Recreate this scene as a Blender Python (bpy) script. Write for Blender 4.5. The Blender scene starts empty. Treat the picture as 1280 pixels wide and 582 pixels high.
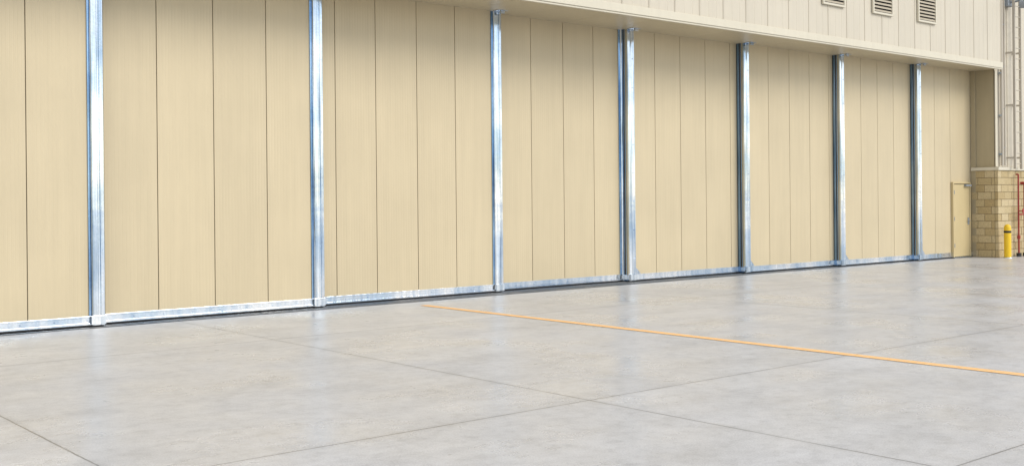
import bpy, math, random
from mathutils import Matrix, Vector
random.seed(7)
S=bpy.context.scene
S.view_settings.view_transform='Standard'; S.view_settings.look='None'; S.view_settings.exposure=0

# ---------------------------------------------------------------- materials
def newmat(name):
    m=bpy.data.materials.new(name); m.use_nodes=True
    nt=m.node_tree; b=nt.nodes['Principled BSDF']
    return m,nt,b
def N(nt,t,**kw):
    n=nt.nodes.new(t)
    for k,v in kw.items(): setattr(n,k,v)
    return n
def L(nt,a,b): nt.links.new(a,b)
def coords(nt,scale=(1,1,1)):
    tc=N(nt,'ShaderNodeTexCoord'); mp=N(nt,'ShaderNodeMapping'); mp.inputs['Scale'].default_value=scale
    L(nt,tc.outputs['Object'],mp.inputs[0]); return mp.outputs[0]
def noise(nt,vec,scale,detail=4,rough=.55):
    n=N(nt,'ShaderNodeTexNoise'); n.inputs['Scale'].default_value=scale; n.inputs['Detail'].default_value=detail
    n.inputs['Roughness'].default_value=rough; L(nt,vec,n.inputs['Vector']); return n.outputs['Fac']
def ramp(nt,fac,stops):
    r=N(nt,'ShaderNodeValToRGB'); e=r.color_ramp.elements
    while len(e)<len(stops): e.new(.5)
    for i,(p,c) in enumerate(stops):
        e[i].position=p; e[i].color=(c,c,c,1) if isinstance(c,(int,float)) else (*c,1)
    L(nt,fac,r.inputs[0]); return r.outputs[0]
def mul(nt,a,b,fac=1.0,mode='MULTIPLY'):
    m=N(nt,'ShaderNodeMix',data_type='RGBA',blend_type=mode)
    if isinstance(fac,(int,float)): m.inputs[0].default_value=fac
    else: L(nt,fac,m.inputs[0])
    for sock,v in ((m.inputs[6],a),(m.inputs[7],b)):
        if isinstance(v,tuple): sock.default_value=(*v,1)
        else: L(nt,v,sock)
    return m.outputs[2]
def math_(nt,op,a,b=None,c=None):
    m=N(nt,'ShaderNodeMath',operation=op)
    for i,v in enumerate((a,b,c)):
        if v is None: continue
        if isinstance(v,(int,float)): m.inputs[i].default_value=v
        else: L(nt,v,m.inputs[i])
    return m.outputs[0]
def bump(nt,b,h,strength,dist):
    n=N(nt,'ShaderNodeBump'); n.inputs['Strength'].default_value=strength; n.inputs['Distance'].default_value=dist
    L(nt,h,n.inputs['Height']); L(nt,n.outputs[0],b.inputs['Normal'])

def painted(name,col,rough=.45,island=.06,dirt=.10,streak=True,spec=.4):
    m,nt,b=newmat(name)
    v=coords(nt); vs=coords(nt,(6,6,.35))
    a=ramp(nt,noise(nt,v,.7,5),[(.3,1-dirt),(.7,1.0)])
    c=mul(nt,col,a)
    if streak:
        c=mul(nt,c,ramp(nt,noise(nt,vs,1.5,4),[(.3,1-dirt*.7),(.65,1.0)]))
    g=N(nt,'ShaderNodeNewGeometry')
    c=mul(nt,c,ramp(nt,g.outputs['Random Per Island'],[(0,1-island),(1,1.0)]))
    L(nt,c,b.inputs['Base Color']); b.inputs['Roughness'].default_value=rough
    b.inputs['Specular IOR Level'].default_value=spec
    bump(nt,b,noise(nt,v,3,3),.12,.01)
    return m

M={}
M['door']=painted('door_panel_paint',(.600,.505,.335),.38,.035,.07)
M['wall']=painted('wall_panel_paint',(.59,.535,.43),.5,.03,.06)
M['trim']=painted('trim_paint',(.64,.59,.47),.45,.03,.06)
M['soffit']=painted('soffit_paint',(.60,.52,.36),.4,.05,.08)
M['return']=painted('pier_shaded_paint',(.43,.36,.23),.55,.03,.1)  # darker olive: shade on the recessed return is put into the colour
M['louvre']=painted('louvre_paint',(.47,.41,.31),.5,.03,.1)
M['man']=painted('personnel_door_paint',(.59,.48,.27),.4,.02,.06)
M['dark']=painted('dark_gap',(.018,.017,.017),.8,0,.2,False)
M['seam']=painted('seam_shadow_gap',(.07,.055,.035),.8,0,.2,False)
M['rubber']=painted('rubber_seal',(.03,.03,.032),.6,0,.2,False)
M['yellow']=painted('yellow_paint',(.85,.55,.02),.4,0,.12)
M['black']=painted('black_paint',(.03,.03,.03),.5,0,.1)
M['red']=painted('red_paint',(.38,.035,.03),.4,.0,.2)
M['pipe']=painted('pipe_paint',(.52,.47,.39),.5,0,.1)
M['greybox']=painted('grey_equipment',(.30,.33,.36),.45,.0,.1)

def galv(name,base,rlo,rhi,spangle=.10,met=1.0,lo=.55):
    m,nt,b=newmat(name)
    v=coords(nt); vs=coords(nt,(9,9,.4))
    vo=N(nt,'ShaderNodeTexVoronoi'); vo.inputs['Scale'].default_value=45; L(nt,v,vo.inputs['Vector'])
    sp=N(nt,'ShaderNodeSeparateColor'); L(nt,vo.outputs['Color'],sp.inputs[0])
    c=mul(nt,base,ramp(nt,sp.outputs[0],[(0,1-spangle),(1,1.0)]))
    c=mul(nt,c,ramp(nt,noise(nt,vs,1.4,5),[(.36,(lo,lo+.06,lo+.13)),(.56,(1,1,1))]))  # steel streaks; their blue-grey contrast also paints reflections into the base colour
    vz=coords(nt,(.8,.8,.5)); c=mul(nt,c,ramp(nt,noise(nt,vz,1.3,3),[(.40,(.64,.74,.85)),(.58,(1,1,1))]))
    L(nt,c,b.inputs['Base Color']); b.inputs['Metallic'].default_value=met
    r=N(nt,'ShaderNodeMapRange'); r.inputs[3].default_value=rlo; r.inputs[4].default_value=rhi
    L(nt,noise(nt,v,5,5),r.inputs[0]); L(nt,r.outputs[0],b.inputs['Roughness'])
    vz2=coords(nt,(.6,.6,1.6))
    h=math_(nt,'ADD',noise(nt,vs,.8,3),math_(nt,'MULTIPLY',noise(nt,vz2,1.0,3),.8))
    bump(nt,b,h,.30,.03)
    return m
M['galv']=galv('galvanized_steel',(.90,.93,.96),.06,.20)
M['galvr']=galv('galvanized_rail_steel',(.88,.90,.93),.08,.25,lo=.76)
M['galv2']=galv('galvanized_steel_dull',(.60,.68,.78),.18,.4)
M['galvb']=galv('galvanized_channel_sky_tint',(.38,.54,.76),.10,.25)  # blue base colour paints the sky's reflection onto the channel strips
M['track']=galv('track_steel',(.36,.355,.35),.35,.6,lo=.8)

def concrete():
    m,nt,b=newmat('concrete_apron')
    tc=N(nt,'ShaderNodeTexCoord'); v=tc.outputs['Object']
    sep=N(nt,'ShaderNodeSeparateXYZ'); L(nt,v,sep.inputs[0])
    w=noise(nt,v,6,3); w=math_(nt,'MULTIPLY',math_(nt,'SUBTRACT',w,.5),.014)
    ax=math_(nt,'ADD',math_(nt,'ADD',sep.outputs[0],-2.58),w)
    dx=math_(nt,'PINGPONG',ax,4.07/2)
    cx=math_(nt,'FLOOR',math_(nt,'DIVIDE',math_(nt,'ADD',sep.outputs[0],-2.58),4.07))
    ay=math_(nt,'ADD',sep.outputs[1],w)
    dy=None; cy=None
    for yy in (-40,-35.5,-31,-26.5,-22,-17,-12.2,-8.9,-3.1):
        t=math_(nt,'ABSOLUTE',math_(nt,'ADD',ay,-yy)); dy=t if dy is None else math_(nt,'MINIMUM',dy,t)
        g=math_(nt,'GREATER_THAN',sep.outputs[1],yy); cy=g if cy is None else math_(nt,'ADD',cy,g)
    d=math_(nt,'MINIMUM',dx,dy)
    comb=N(nt,'ShaderNodeCombineXYZ'); L(nt,cx,comb.inputs[0]); L(nt,cy,comb.inputs[1])
    wn=N(nt,'ShaderNodeTexWhiteNoise'); L(nt,comb.outputs[0],wn.inputs['Vector'])
    base=(.665,.668,.68)
    c=mul(nt,base,ramp(nt,wn.outputs['Value'],[(0,.95),(1,1.0)]))
    n1=noise(nt,v,.30,6,.62); n2=noise(nt,v,1.5,10,.74); n3=noise(nt,v,7,9,.82); n4=noise(nt,v,80,3,.7)
    c=mul(nt,c,ramp(nt,n1,[(.35,.93),(.62,1.0)]))
    c=mul(nt,c,ramp(nt,n2,[(.32,(.80,.80,.80)),(.50,(.94,.94,.94)),(.66,(1,1,1))]))
    c=mul(nt,c,ramp(nt,n3,[(.32,.72),(.50,.93),(.66,1.0)]))
    c=mul(nt,c,ramp(nt,n4,[(.32,.74),(.58,1.0)]))
    vs=coords(nt,(.16,1.1,1)); c=mul(nt,c,ramp(nt,noise(nt,vs,2.0,8,.68),[(.38,.92),(.60,1.0)]))
    vo=N(nt,'ShaderNodeTexVoronoi'); vo.inputs['Scale'].default_value=1.7; L(nt,v,vo.inputs['Vector'])
    c=mul(nt,c,ramp(nt,vo.outputs['Distance'],[(.012,(.62,.60,.57)),(.03,(1,1,1))]))
    c=mul(nt,c,ramp(nt,d,[(0,.92),(.08,1.0)]))
    jf=ramp(nt,noise(nt,v,2.5,4),[(.3,.7),(.6,1.0)])
    jl=ramp(nt,d,[(.0048,(.24,.235,.23)),(.0085,(1,1,1))])
    c=mul(nt,c,jl,jf)
    L(nt,c,b.inputs['Base Color'])
    r=N(nt,'ShaderNodeMapRange'); r.inputs[1].default_value=.32; r.inputs[2].default_value=.68
    r.inputs[3].default_value=.20; r.inputs[4].default_value=.44
    L(nt,noise(nt,v,.55,8,.66),r.inputs[0]); L(nt,r.outputs[0],b.inputs['Roughness'])
    b.inputs['Specular IOR Level'].default_value=.5
    h=math_(nt,'ADD',math_(nt,'MULTIPLY',n3,.6),math_(nt,'MULTIPLY',n4,.4))
    bump(nt,b,h,.22,.004)
    return m
M['conc']=concrete()

def linepaint():
    m,nt,b=newmat('orange_line_paint')
    v=coords(nt)
    c=mul(nt,(.93,.54,.21),ramp(nt,noise(nt,v,9,6,.7),[(.35,.86),(.6,1.0)]))
    f=ramp(nt,noise(nt,v,30,5,.75),[(.36,1.0),(.44,0.0)])
    c=mul(nt,c,(.56,.53,.48),f,'MIX')
    L(nt,c,b.inputs['Base Color']); b.inputs['Roughness'].default_value=.6
    return m
M['orange']=linepaint()

def blockmat():
    m,nt,b=newmat('split_face_block')
    v=coords(nt); g=N(nt,'ShaderNodeNewGeometry')
    c=ramp(nt,g.outputs['Random Per Island'],[(0,(.45,.34,.17)),(.5,(.53,.42,.23)),(1,(.58,.47,.28))])
    c=mul(nt,c,ramp(nt,noise(nt,v,22,6,.7),[(.3,.72),(.6,1.0)]))
    L(nt,c,b.inputs['Base Color']); b.inputs['Roughness'].default_value=.85
    bump(nt,b,noise(nt,v,25,6,.7),.6,.015)
    return m
M['block']=blockmat()
M['mortar']=painted('mortar',(.20,.15,.09),.9,0,.15,False)

# ---------------------------------------------------------------- geometry helpers
def empty(name):
    o=bpy.data.objects.new(name,None); S.collection.objects.link(o); return o
def mesh_obj(name,verts,faces,mat,parent=None,bevel=0,smooth=False):
    me=bpy.data.meshes.new(name); me.from_pydata(verts,[],faces); me.update()
    me.materials.append(mat)
    o=bpy.data.objects.new(name,me); S.collection.objects.link(o)
    if parent: o.parent=parent
    if smooth:
        for p in me.polygons: p.use_smooth=True
    if bevel:
        bm=o.modifiers.new('b','BEVEL'); bm.width=bevel; bm.segments=2; bm.limit_method='ANGLE'
    return o
class Acc:
    def __init__(s): s.v=[]; s.f=[]
    def box(s,x0,x1,y0,y1,z0,z1):
        n=len(s.v)
        s.v+=[(x,y,z) for z in (z0,z1) for x,y in ((x0,y0),(x1,y0),(x1,y1),(x0,y1))]
        s.f+=[tuple(n+i for i in q) for q in ((0,3,2,1),(4,5,6,7),(0,1,5,4),(1,2,6,5),(2,3,7,6),(3,0,4,7))]
    def prism(s,pts,z0,z1):
        n=len(s.v); k=len(pts)
        a=sum(pts[i][0]*pts[(i+1)%k][1]-pts[(i+1)%k][0]*pts[i][1] for i in range(k))
        if a<0: pts=pts[::-1]
        s.v+=[(x,y,z0) for x,y in pts]+[(x,y,z1) for x,y in pts]
        s.f+=[(n+i,n+(i+1)%k,n+k+(i+1)%k,n+k+i) for i in range(k)]
        s.f+=[tuple(n+i for i in range(k))[::-1],tuple(n+k+i for i in range(k))]
    def strip(s,pts,z0,z1):
        n=len(s.v)
        for x,y in pts: s.v+=[(x,y,z0),(x,y,z1)]
        for i in range(len(pts)-1):
            a=n+2*i; s.f.append((a,a+2,a+3,a+1))
    def cyl(s,p0,p1,r,seg=14):
        p0=Vector(p0);p1=Vector(p1);d=(p1-p0).normalized()
        u=d.orthogonal().normalized(); w=d.cross(u); n=len(s.v)
        for p in (p0,p1):
            for i in range(seg):
                t=2*math.pi*i/seg; s.v.append(tuple(p+r*(math.cos(t)*u+math.sin(t)*w)))
        s.f+=[(n+i,n+(i+1)%seg,n+seg+(i+1)%seg,n+seg+i) for i in range(seg)]
        s.f+=[tuple(n+i for i in range(seg))[::-1],tuple(n+seg+i for i in range(seg))]
    def make(s,name,mat,parent=None,bevel=0): return mesh_obj(name,s.v,s.f,mat,parent,bevel)
def box(name,x0,x1,y0,y1,z0,z1,mat,parent=None,bevel=0):
    a=Acc(); a.box(x0,x1,y0,y1,z0,z1); return a.make(name,mat,parent,bevel)

H=5.32; FY=-.85; HY=-1.06; XE=30.41; XW=-13.0; TOP=11.5

# ---------------------------------------------------------------- ground
mesh_obj('ground',[(-600,-600,0),(600,-600,0),(600,600,0),(-600,600,0)],[(0,1,2,3)],M['conc'])
mesh_obj('painted_line',[(10.595,-40,.004),(10.75,-40,.004),(10.75,-.75,.004),(10.595,-.75,.004)],[(0,1,2,3)],M['orange'])

# ---------------------------------------------------------------- hangar
hg=empty('aircraft_hangar')

def leaf(tag,x0,x1,y,seams,side):
    zb,zt=.15,H+.12
    ed=[x0]+[s for s in seams if x0+.05<s<x1-.05]+[x1]
    a=Acc()
    for p,q in zip(ed[:-1],ed[1:]):
        p+=.0055;q-=.0055
        pts=[(p,y+.014),(p,y+.003),(p+.003,y)]
        n=max(1,int((q-p-.03)/.05)); st=(q-p-.02)/n; x=p+.012
        for i in range(n):
            pts+=[(x,y),(x+.006,y+.0008),(x+.012,y+.0008),(x+.018,y)]; x+=st
        pts+=[(q-.003,y),(q,y+.003),(q,y+.014)]
        a.strip(pts,zb,zt)
    a.make('door_panels_'+tag,M['door'],hg)
    box('door_core_'+tag,x0+.01,x1-.01,y+.014,y+.09,.06,zt-.02,M['seam'],hg)
    r=Acc(); r.box(x0+.002,x1-.002,y-.035,y+.095,.055,.155); r.make('bottom_rail_'+tag,M['galvr'],hg,.006)
    r=Acc(); r.box(x0+.004,x1-.004,y-.055,y-.036,.04,.07); r.box(x0+.004,x1-.004,y-.045,y-.036,.14,.165)
    r.make('bottom_rail_lip_'+tag,M['galvr'],hg,.003)
    r=Acc(); r.box(x0+.01,x1-.01,y-.02,y-.012,.008,.056); r.make('bottom_seal_'+tag,M['rubber'],hg)
    s=Acc(); x=x0+.3
    while x<x1-.2:
        s.cyl((x,y-.036,.105),(x,y-.043,.105),.008,8); x+=.45
    s.make('rail_screws_'+tag,M['galv2'],hg)
    w=.185 if side=='R' else .215
    if side=='R': s0,s1=x1-w,x1
    else: s0,s1=x0,x0+w
    f=y-.07
    a=Acc(); bl=Acc()
    if side=='L':
        a.prism([(s1,f+.03),(s1-.012,f+.012),(s0+.125,f+.018),(s0+.115,f+.002),(s0+.06,f-.004),(s0,f+.004),(s0,f+.05),(s0+.022,f+.054),(s0+.022,f+.21),(s1,f+.21)],.03,zt)
        bl.box(s0+.004,s0+.021,f+.09,f+.115,.03,zt)
        bl.box(s0-.004,s0+.021,f+.145,f+.205,.03,zt)
    else:
        a.prism([(s0,f+.02),(s0+.012,f+.002),(s0+.085,f-.004),(s0+.095,f+.016),(s0+.115,f+.016),(s0+.125,f-.006),(s1-.01,f+.0),(s1,f+.012),(s1,f+.165),(s0,f+.165)],.03,zt)
        bl.box(s0-.03,s0-.001,y-.02,y-.001,.16,zt)
    a.make('door_stile_'+tag,M['galv'],hg,.003)
    bl.make('door_stile_channel_'+tag,M['galvb'],hg,.003)
    a2=Acc()
    if side=='R': a2.box(x0+.002,x0+.10,y-.02,y+.0,.156,zt)
    if a2.v: a2.make('door_back_stile_'+tag,M['galv2'],hg,.003)
    if side=='R':
        g=Acc(); g.box(s1+.001,s1+.012,y-.03,y+.08,.04,zt); g.make('edge_seal_'+tag,M['rubber'],hg)
    else:
        g=Acc(); g.box(s0-.008,s0+.012,y+.137,y+.147,.04,zt); g.make('edge_seal_'+tag,M['rubber'],hg)
    g=Acc(); gy=f-.010
    c0,c1=(s0-.02,s1) if side=='R' else (s0,s1+.05)
    g.box(c0,c1,gy-.012,gy-.001,.045,.17)
    if side=='L':
        n=len(g.v); pts=[(s1,.17),(s1+.14,.17),(s1,.30)]
        g.v+=[(x,y-.052,z) for x,z in pts]+[(x,y-.045,z) for x,z in pts]
        g.f+=[(n,n+1,n+2),(n+3,n+5,n+4),(n,n+3,n+4,n+1),(n+1,n+4,n+5,n+2),(n+2,n+5,n+3,n)]
    g.make('foot_plate_'+tag,M['galv'],hg,.003)
    g=Acc(); z=.5; bxx=(s0+s1)/2+.03
    while z<H:
        g.cyl((bxx+.02,f+.02,z),(bxx+.02,f-.008,z),.007,8); z+=.6
    g.make('stile_bolts_'+tag,M['galv2'],hg)

leaves=[
 ('a',1.9,5.60,0.0,[2.78,3.66,4.56],'R'),
 ('b',5.33,9.27,.15,[5.58,6.47,7.37,8.27],'R'),
 ('c',9.02,13.23,.30,[9.63,10.44,11.31,12.17],'R'),
 ('d',12.95,16.80,.45,[13.32,14.15,15.01,15.86],'N'),
 ('e',16.66,20.43,.30,[17.56,18.38,19.23,20.1],'L'),
 ('f',20.34,24.06,.15,[21.34,22.16,22.98,23.8],'L'),
 ('g',23.97,27.48,0.0,[25.0,25.77,26.54,27.3],'L'),
 ('h',27.39,XE-.01,-.15,[28.38,29.22],'L'),
]
for k in range(1,5):
    x1=1.9-3.7*(k-1)+.25; x0=1.9-3.7*k
    leaves.append(('w%d'%k,max(x0,XW+.01),x1,-.15*k,[x0+.9,x0+1.8,x0+2.7],'R'))
for l in leaves:
    tag,x0,x1,y,se,sd=l
    if sd=='N': leaf(tag,x0,x1,y,se,'R')
    else: leaf(*l)

t=Acc(); dk=Acc()
for i,y in enumerate([-.15,0,.15,.30,.45]):
    t.box(XW,XE,y+.012,y+.05,.0,.012)
    dk.box(XW,XE,y-.004,y+.008,.0,.004)
t.make('floor_tracks',M['track'],hg); dk.make('track_grooves',M['dark'],hg)
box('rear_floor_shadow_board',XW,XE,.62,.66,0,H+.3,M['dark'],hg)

# header
s=Acc(); x=XW
while x<XE-.01:
    x2=min(x+1.22,XE); s.box(x+.003,x2-.003,HY+.05,.7,H,H+.03); x=x2
s.make('soffit_panels',M['soffit'],hg)
box('soffit_backing',XW,XE,HY+.02,.7,H+.031,H+.2,M['seam'],hg)
g=Acc()
g.box(XW,XE+.02,HY-.012,HY+.05,H-.03,H+.006); g.make('drip_edge',M['trim'],hg,.004)
box('header_flashing',XW,XE+.02,HY-.03,HY-.0,H+.008,H+.17,M['trim'],hg,.005)
box('header_structure',XW-6,XE+.01,HY+.03,.65,H+.205,TOP,M['wall'],hg)
g=Acc()
for x,y in ((5.5,0),(9.17,.15),(13.13,.30),(16.76,.30),(20.44,.15),(24.07,0),(27.49,-.15)):
    g.box(x-.12,x+.12,y-.26,y-.09,H-.012,H-.002); g.box(x-.05,x+.05,y-.24,y-.20,H-.06,H-.013)
g.make('guide_brackets',M['galvr'],hg,.003)
a=Acc(); x=XE-.02; ww=.76
while x>XW-6:
    p=x-ww+.003; q=x-.003
    pts=[(p,HY+.02),(p,HY)]
    for j in range(1,3):
        c=p+(q-p)*j/3
        pts+=[(c-.02,HY),(c-.014,HY+.003),(c+.014,HY+.003),(c+.02,HY)]
    pts+=[(q-.035,HY),(q-.03,HY-.012),(q-.012,HY-.012),(q-.008,HY),(q,HY),(q,HY+.02)]
    a.strip(pts,H+.171,TOP-.1); x-=ww
a.make('header_wall_panels',M['wall'],hg)
box('header_end_cap',XE+.011,XE+.025,HY+.0,FY-.03,H+.172,TOP-.1,M['wall'],hg)

def louvre(cx):
    w,h=.90,.78; z0=6.2; y=HY-.03
    o=Acc(); t=.05
    o.box(cx-w/2,cx+w/2,y-.03,y+.02,z0,z0+t); o.box(cx-w/2,cx+w/2,y-.03,y+.02,z0+h-t,z0+h)
    o.box(cx-w/2,cx-w/2+t,y-.03,y+.02,z0+t,z0+h-t); o.box(cx+w/2-t,cx+w/2,y-.03,y+.02,z0+t,z0+h-t)
    o.make('louvre_frame',M['trim'],hg,.004)
    d=Acc(); d.box(cx-w/2+t,cx+w/2-t,y+.012,y+.02,z0+t,z0+h-t); d.make('louvre_dark',M['dark'],hg)
    b=Acc(); n=8
    for i in range(n):
        z=z0+t+(h-2*t)*(i+.15)/n; k=len(b.v); A,B=cx-w/2+t,cx+w/2-t
        b.v+=[(A,y-.025,z),(B,y-.025,z),(B,y+.008,z+.05),(A,y+.008,z+.05),(A,y-.025,z+.008),(B,y-.025,z+.008),(B,y+.008,z+.058),(A,y+.008,z+.058)]
        b.f+=[tuple(k+j for j in q) for q in ((0,3,2,1),(4,5,6,7),(0,1,5,4),(1,2,6,5),(2,3,7,6),(3,0,4,7))]
    b.make('louvre_blades',M['louvre'],hg)
for i in range(12): louvre(26.35-2.08*i)

# right-hand pier and wall
box('pier_return_wall',XE,XE+.5,FY+.004,.7,0,H+.2,M['return'],hg)
a=Acc(); x=XE
while x<41:
    x2=x+ww
    a.strip([(x,FY+.02),(x,FY-.004),(x2-.04,FY-.004),(x2-.035,FY-.02),(x2-.01,FY-.02),(x2-.006,FY+.02)],2.56,TOP-.1); x=x2
a.make('side_wall_panels',M['wall'],hg)
box('side_wall_core',XE+.5,41,FY+.021,.7,0,TOP,M['wall'],hg)
box('upper_return_core',XE+.012,XE+.49,FY+.021,.7,H+.21,TOP,M['wall'],hg)
box('pier_corner_trim',XE-.012,XE+.09,FY-.03,FY-.006,2.57,H-.04,M['trim'],hg,.003)
box('door_jamb',XE-.05,XE-.003,-.30,-.16,.0,H-.002,M['return'],hg,.004)
b=Acc(); rows=12; rh=.205
for r in range(rows):
    z=r*rh; off=.2 if r%2 else 0
    yf=FY-.10
    xs=[XE-.05]; c=XE-.05+(.2 if off else .4)
    while c<41: xs.append(c); c+=.4
    xs.append(41)
    for p,q in zip(xs[:-1],xs[1:]):
        j=random.uniform(-.006,.006)
        b.box(p+(.005 if p>XE else 0),q-.005,yf+j,yf+.09,z+.006,z+rh-.005)
    ys=[yf+.095]; c=yf+.095+(.3 if off else .1)
    while c<-.32: ys.append(c); c+=.4
    ys.append(-.17)
    for p,q in zip(ys[:-1],ys[1:]):
        j=random.uniform(-.006,.006)
        b.box(XE-.05+j,XE-.001,p+.005,q-.005,z+.006,z+rh-.005)
b.make('block_base',M['block'],hg,.005)
a=Acc(); a.box(XE-.036,XE-.0008,FY-.085,-.18,0,rows*rh-.01); a.box(XE-.036,41,FY-.086,FY+.0,0,rows*rh-.01); a.make('block_mortar',M['mortar'],hg)
a=Acc(); a.box(XE-.09,41,FY-.145,FY+.0,rows*rh,rows*rh+.09); a.box(XE-.09,XE-.001,FY+.001,-.17,rows*rh,rows*rh+.09); a.make('block_cap',M['trim'],hg,.008)

# personnel door
dx0,dx1=29.28,30.17; dy=-.15
a=Acc(); a.box(dx0-.05,dx0,dy-.075,dy+.01,.02,2.14); a.box(dx1,dx1+.05,dy-.075,dy+.01,.02,2.14); a.box(dx0,dx1,dy-.075,dy+.01,2.09,2.14)
a.make('personnel_door_frame',M['man'],hg,.004)
box('personnel_door_gap',dx0,dx1,dy-.05,dy-.04,.02,2.09,M['dark'],hg)
box('personnel_door_slab',dx0+.014,dx1-.014,dy-.066,dy-.052,.04,2.07,M['man'],hg,.003)
box('personnel_door_threshold',dx0-.05,dx1+.05,dy-.10,dy-.04,.005,.03,M['galv2'],hg)
a=Acc(); a.box(dx1-.13,dx1-.07,dy-.085,dy-.067,.93,1.13); a.cyl((dx1-.10,dy-.07,1.05),(dx1-.10,dy-.13,1.05),.012,8); a.cyl((dx1-.10,dy-.125,1.05),(dx1-.22,dy-.125,1.05),.011,8)
for z in (.3,1.05,1.8): a.cyl((dx0+.004,dy-.078,z),(dx0+.004,dy-.078,z+.11),.012,8)
a.make('personnel_door_hardware',M['greybox'],hg)
a=Acc(); a.box(dx1-.32,dx1-.02,dy-.14,dy-.067,2.02,2.07); a.make('door_closer',M['greybox'],hg)

# rest of building
box('left_pier',XW-6,XW,HY+.02,.7,0,H+.2,M['return'],hg)
box('west_wall',XW-6,XW-5.7,.7,40,0,TOP,M['wall'],hg)
box('east_wall',40.7,41,.71,40,0,TOP,M['wall'],hg)
box('rear_wall',XW-5.7,40.7,39.7,40,0,TOP,M['wall'],hg)
box('roof',XW-6.2,41.2,HY-.2,40.2,TOP+.001,TOP+.3,M['trim'],hg)

# ---------------------------------------------------------------- wall fittings
p=empty('downpipe')
a=Acc(); a.cyl((30.66,FY-.09,2.6),(30.66,FY-.09,TOP-.3),.045,16); a.make('pipe',M['pipe'],p)
a=Acc(); a.cyl((30.86,FY-.07,2.6),(30.86,FY-.07,8.2),.022,12); a.make('conduit',M['pipe'],p)
a=Acc()
for z in (2.9,4.0,5.2,6.4,7.6): a.box(30.59,30.73,FY-.10,FY-.022,z,z+.04); a.box(30.82,30.90,FY-.075,FY-.022,z+.2,z+.23)
a.make('clamps',M['galv2'],p)

p=empty('wall_ladder')
a=Acc()
for x in (31.07,31.45): a.box(x-.022,x+.022,FY-.29,FY-.22,2.5,TOP+.9)
a.make('stringers',M['pipe'],p,.004)
a=Acc(); z=2.65
while z<TOP+.6: a.cyl((31.08,FY-.255,z),(31.44,FY-.255,z),.014,8); z+=.3
a.make('rungs',M['pipe'],p)
a=Acc(); z=2.8
while z<TOP-.4:
    for x in (31.07,31.45): a.box(x-.015,x+.015,FY-.219,FY-.021,z,z+.05)
    z+=1.5
a.make('standoffs',M['pipe'],p)

p=empty('fire_standpipe'); q0=31.33; q1=31.62
a=Acc(); a.cyl((q0,FY-.22,.1),(q0,FY-.22,2.35),.022,14); a.cyl((q1,FY-.27,.1),(q1,FY-.27,2.1),.04,14)
a.cyl((q0,FY-.22,2.35),(q0,FY-.15,2.35),.022,14); a.cyl((q1,FY-.27,2.1),(q1,FY-.15,2.1),.04,14)
a.cyl((q0,FY-.22,1.2),(q1,FY-.27,1.2),.02,12)
a.make('risers',M['red'],p)
a=Acc()
a.cyl((q0,FY-.22,.5),(q0,FY-.22,.6),.045,14)
for x,z in ((q0,1.3),(q1,.8)):
    a.cyl((x,FY-.25,z),(x,FY-.36,z),.015,10); a.cyl((x,FY-.35,z),(x,FY-.37,z),.07,16)
a.make('valves',M['red'],p)
a=Acc()
for x,y in ((q0,FY-.22),(q1,FY-.27)): a.cyl((x,y,0),(x,y,.1),.07,16)
a.make('feet',M['black'],p)

p=empty('wall_light')
a=Acc(); a.box(30.95,31.3,FY-.16,FY-.021,7.15,7.4); a.make('housing',M['greybox'],p,.02)
a=Acc(); a.cyl((31.1,FY-.12,7.25),(31.1,FY-.55,7.3),.03,10); a.cyl((31.1,FY-.45,7.17),(31.1,FY-.8,7.13),.12,18); a.make('lamp_head',M['greybox'],p)

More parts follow.
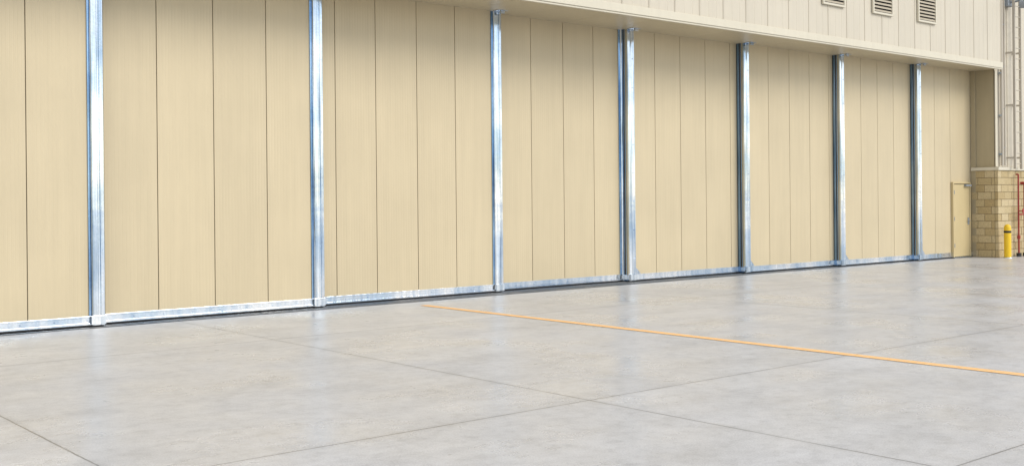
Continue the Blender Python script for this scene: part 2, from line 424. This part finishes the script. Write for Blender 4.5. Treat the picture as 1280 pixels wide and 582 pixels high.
# bollard
p=empty('safety_bollard'); bx,by=30.38,-1.2
def lathe(name,prof,mat,par,seg=28):
    v=[];f=[]
    for r,z in prof:
        for i in range(seg):
            t=2*math.pi*i/seg; v.append((bx+r*math.cos(t),by+r*math.sin(t),z))
    for j in range(len(prof)-1):
        for i in range(seg):
            f.append((j*seg+i,j*seg+(i+1)%seg,(j+1)*seg+(i+1)%seg,(j+1)*seg+i))
    f.append(tuple((len(prof)-1)*seg+i for i in range(seg)))
    return mesh_obj(name,v,f,mat,par,0,True)
lathe('post',[(.095,0),(.095,.84),(.09,.88),(.07,.915),(.04,.935),(.005,.94)],M['yellow'],p)
lathe('band',[(.0975,.70),(.0985,.702),(.0985,.76),(.0975,.762)],M['black'],p)
lathe('base_collar',[(.13,0),(.13,.015),(.10,.02)],M['galv2'],p)

# ---------------------------------------------------------------- world + sun
sun_el=math.radians(38); az=math.radians(160)
w=bpy.data.worlds.new('World'); S.world=w; w.use_nodes=True
nt=w.node_tree; bg=nt.nodes['Background']
sk=N(nt,'ShaderNodeTexSky',sky_type='NISHITA'); sk.sun_disc=False; sk.sun_elevation=sun_el; sk.sun_rotation=az
sk.dust_density=.4; sk.air_density=1.0; sk.ozone_density=1.3
tc=N(nt,'ShaderNodeTexCoord'); mp=N(nt,'ShaderNodeMapping'); mp.inputs['Scale'].default_value=(1,1,2.6)
L(nt,tc.outputs['Generated'],mp.inputs[0])
cf=ramp(nt,noise(nt,mp.outputs[0],2.2,7,.6),[(.40,0.0),(.60,.88)])
col=mul(nt,sk.outputs[0],(11.0,10.7,10.2),cf,'MIX')
L(nt,col,bg.inputs[0]); bg.inputs[1].default_value=.15
ld=bpy.data.lights.new('sun','SUN'); ld.energy=2.3; ld.angle=math.radians(30); ld.color=(1,.955,.885)
lo=bpy.data.objects.new('sun',ld); S.collection.objects.link(lo)
d=Vector((math.sin(az)*math.cos(sun_el),math.cos(az)*math.cos(sun_el),math.sin(sun_el)))
lo.rotation_euler=d.to_track_quat('Z','Y').to_euler()

# ---------------------------------------------------------------- camera
cd=bpy.data.cameras.new('camera'); cam=bpy.data.objects.new('camera',cd); S.collection.objects.link(cam)
cd.lens=38.5; cd.sensor_width=36; cd.shift_y=-.032; cd.clip_end=3000
cam.matrix_world=Matrix.Translation((0,-15.8,1.75))@Matrix.Rotation(math.radians(-40),4,'Z')@Matrix.Rotation(math.radians(90),4,'X')@Matrix.Rotation(math.radians(-.55),4,'Z')
S.camera=cam
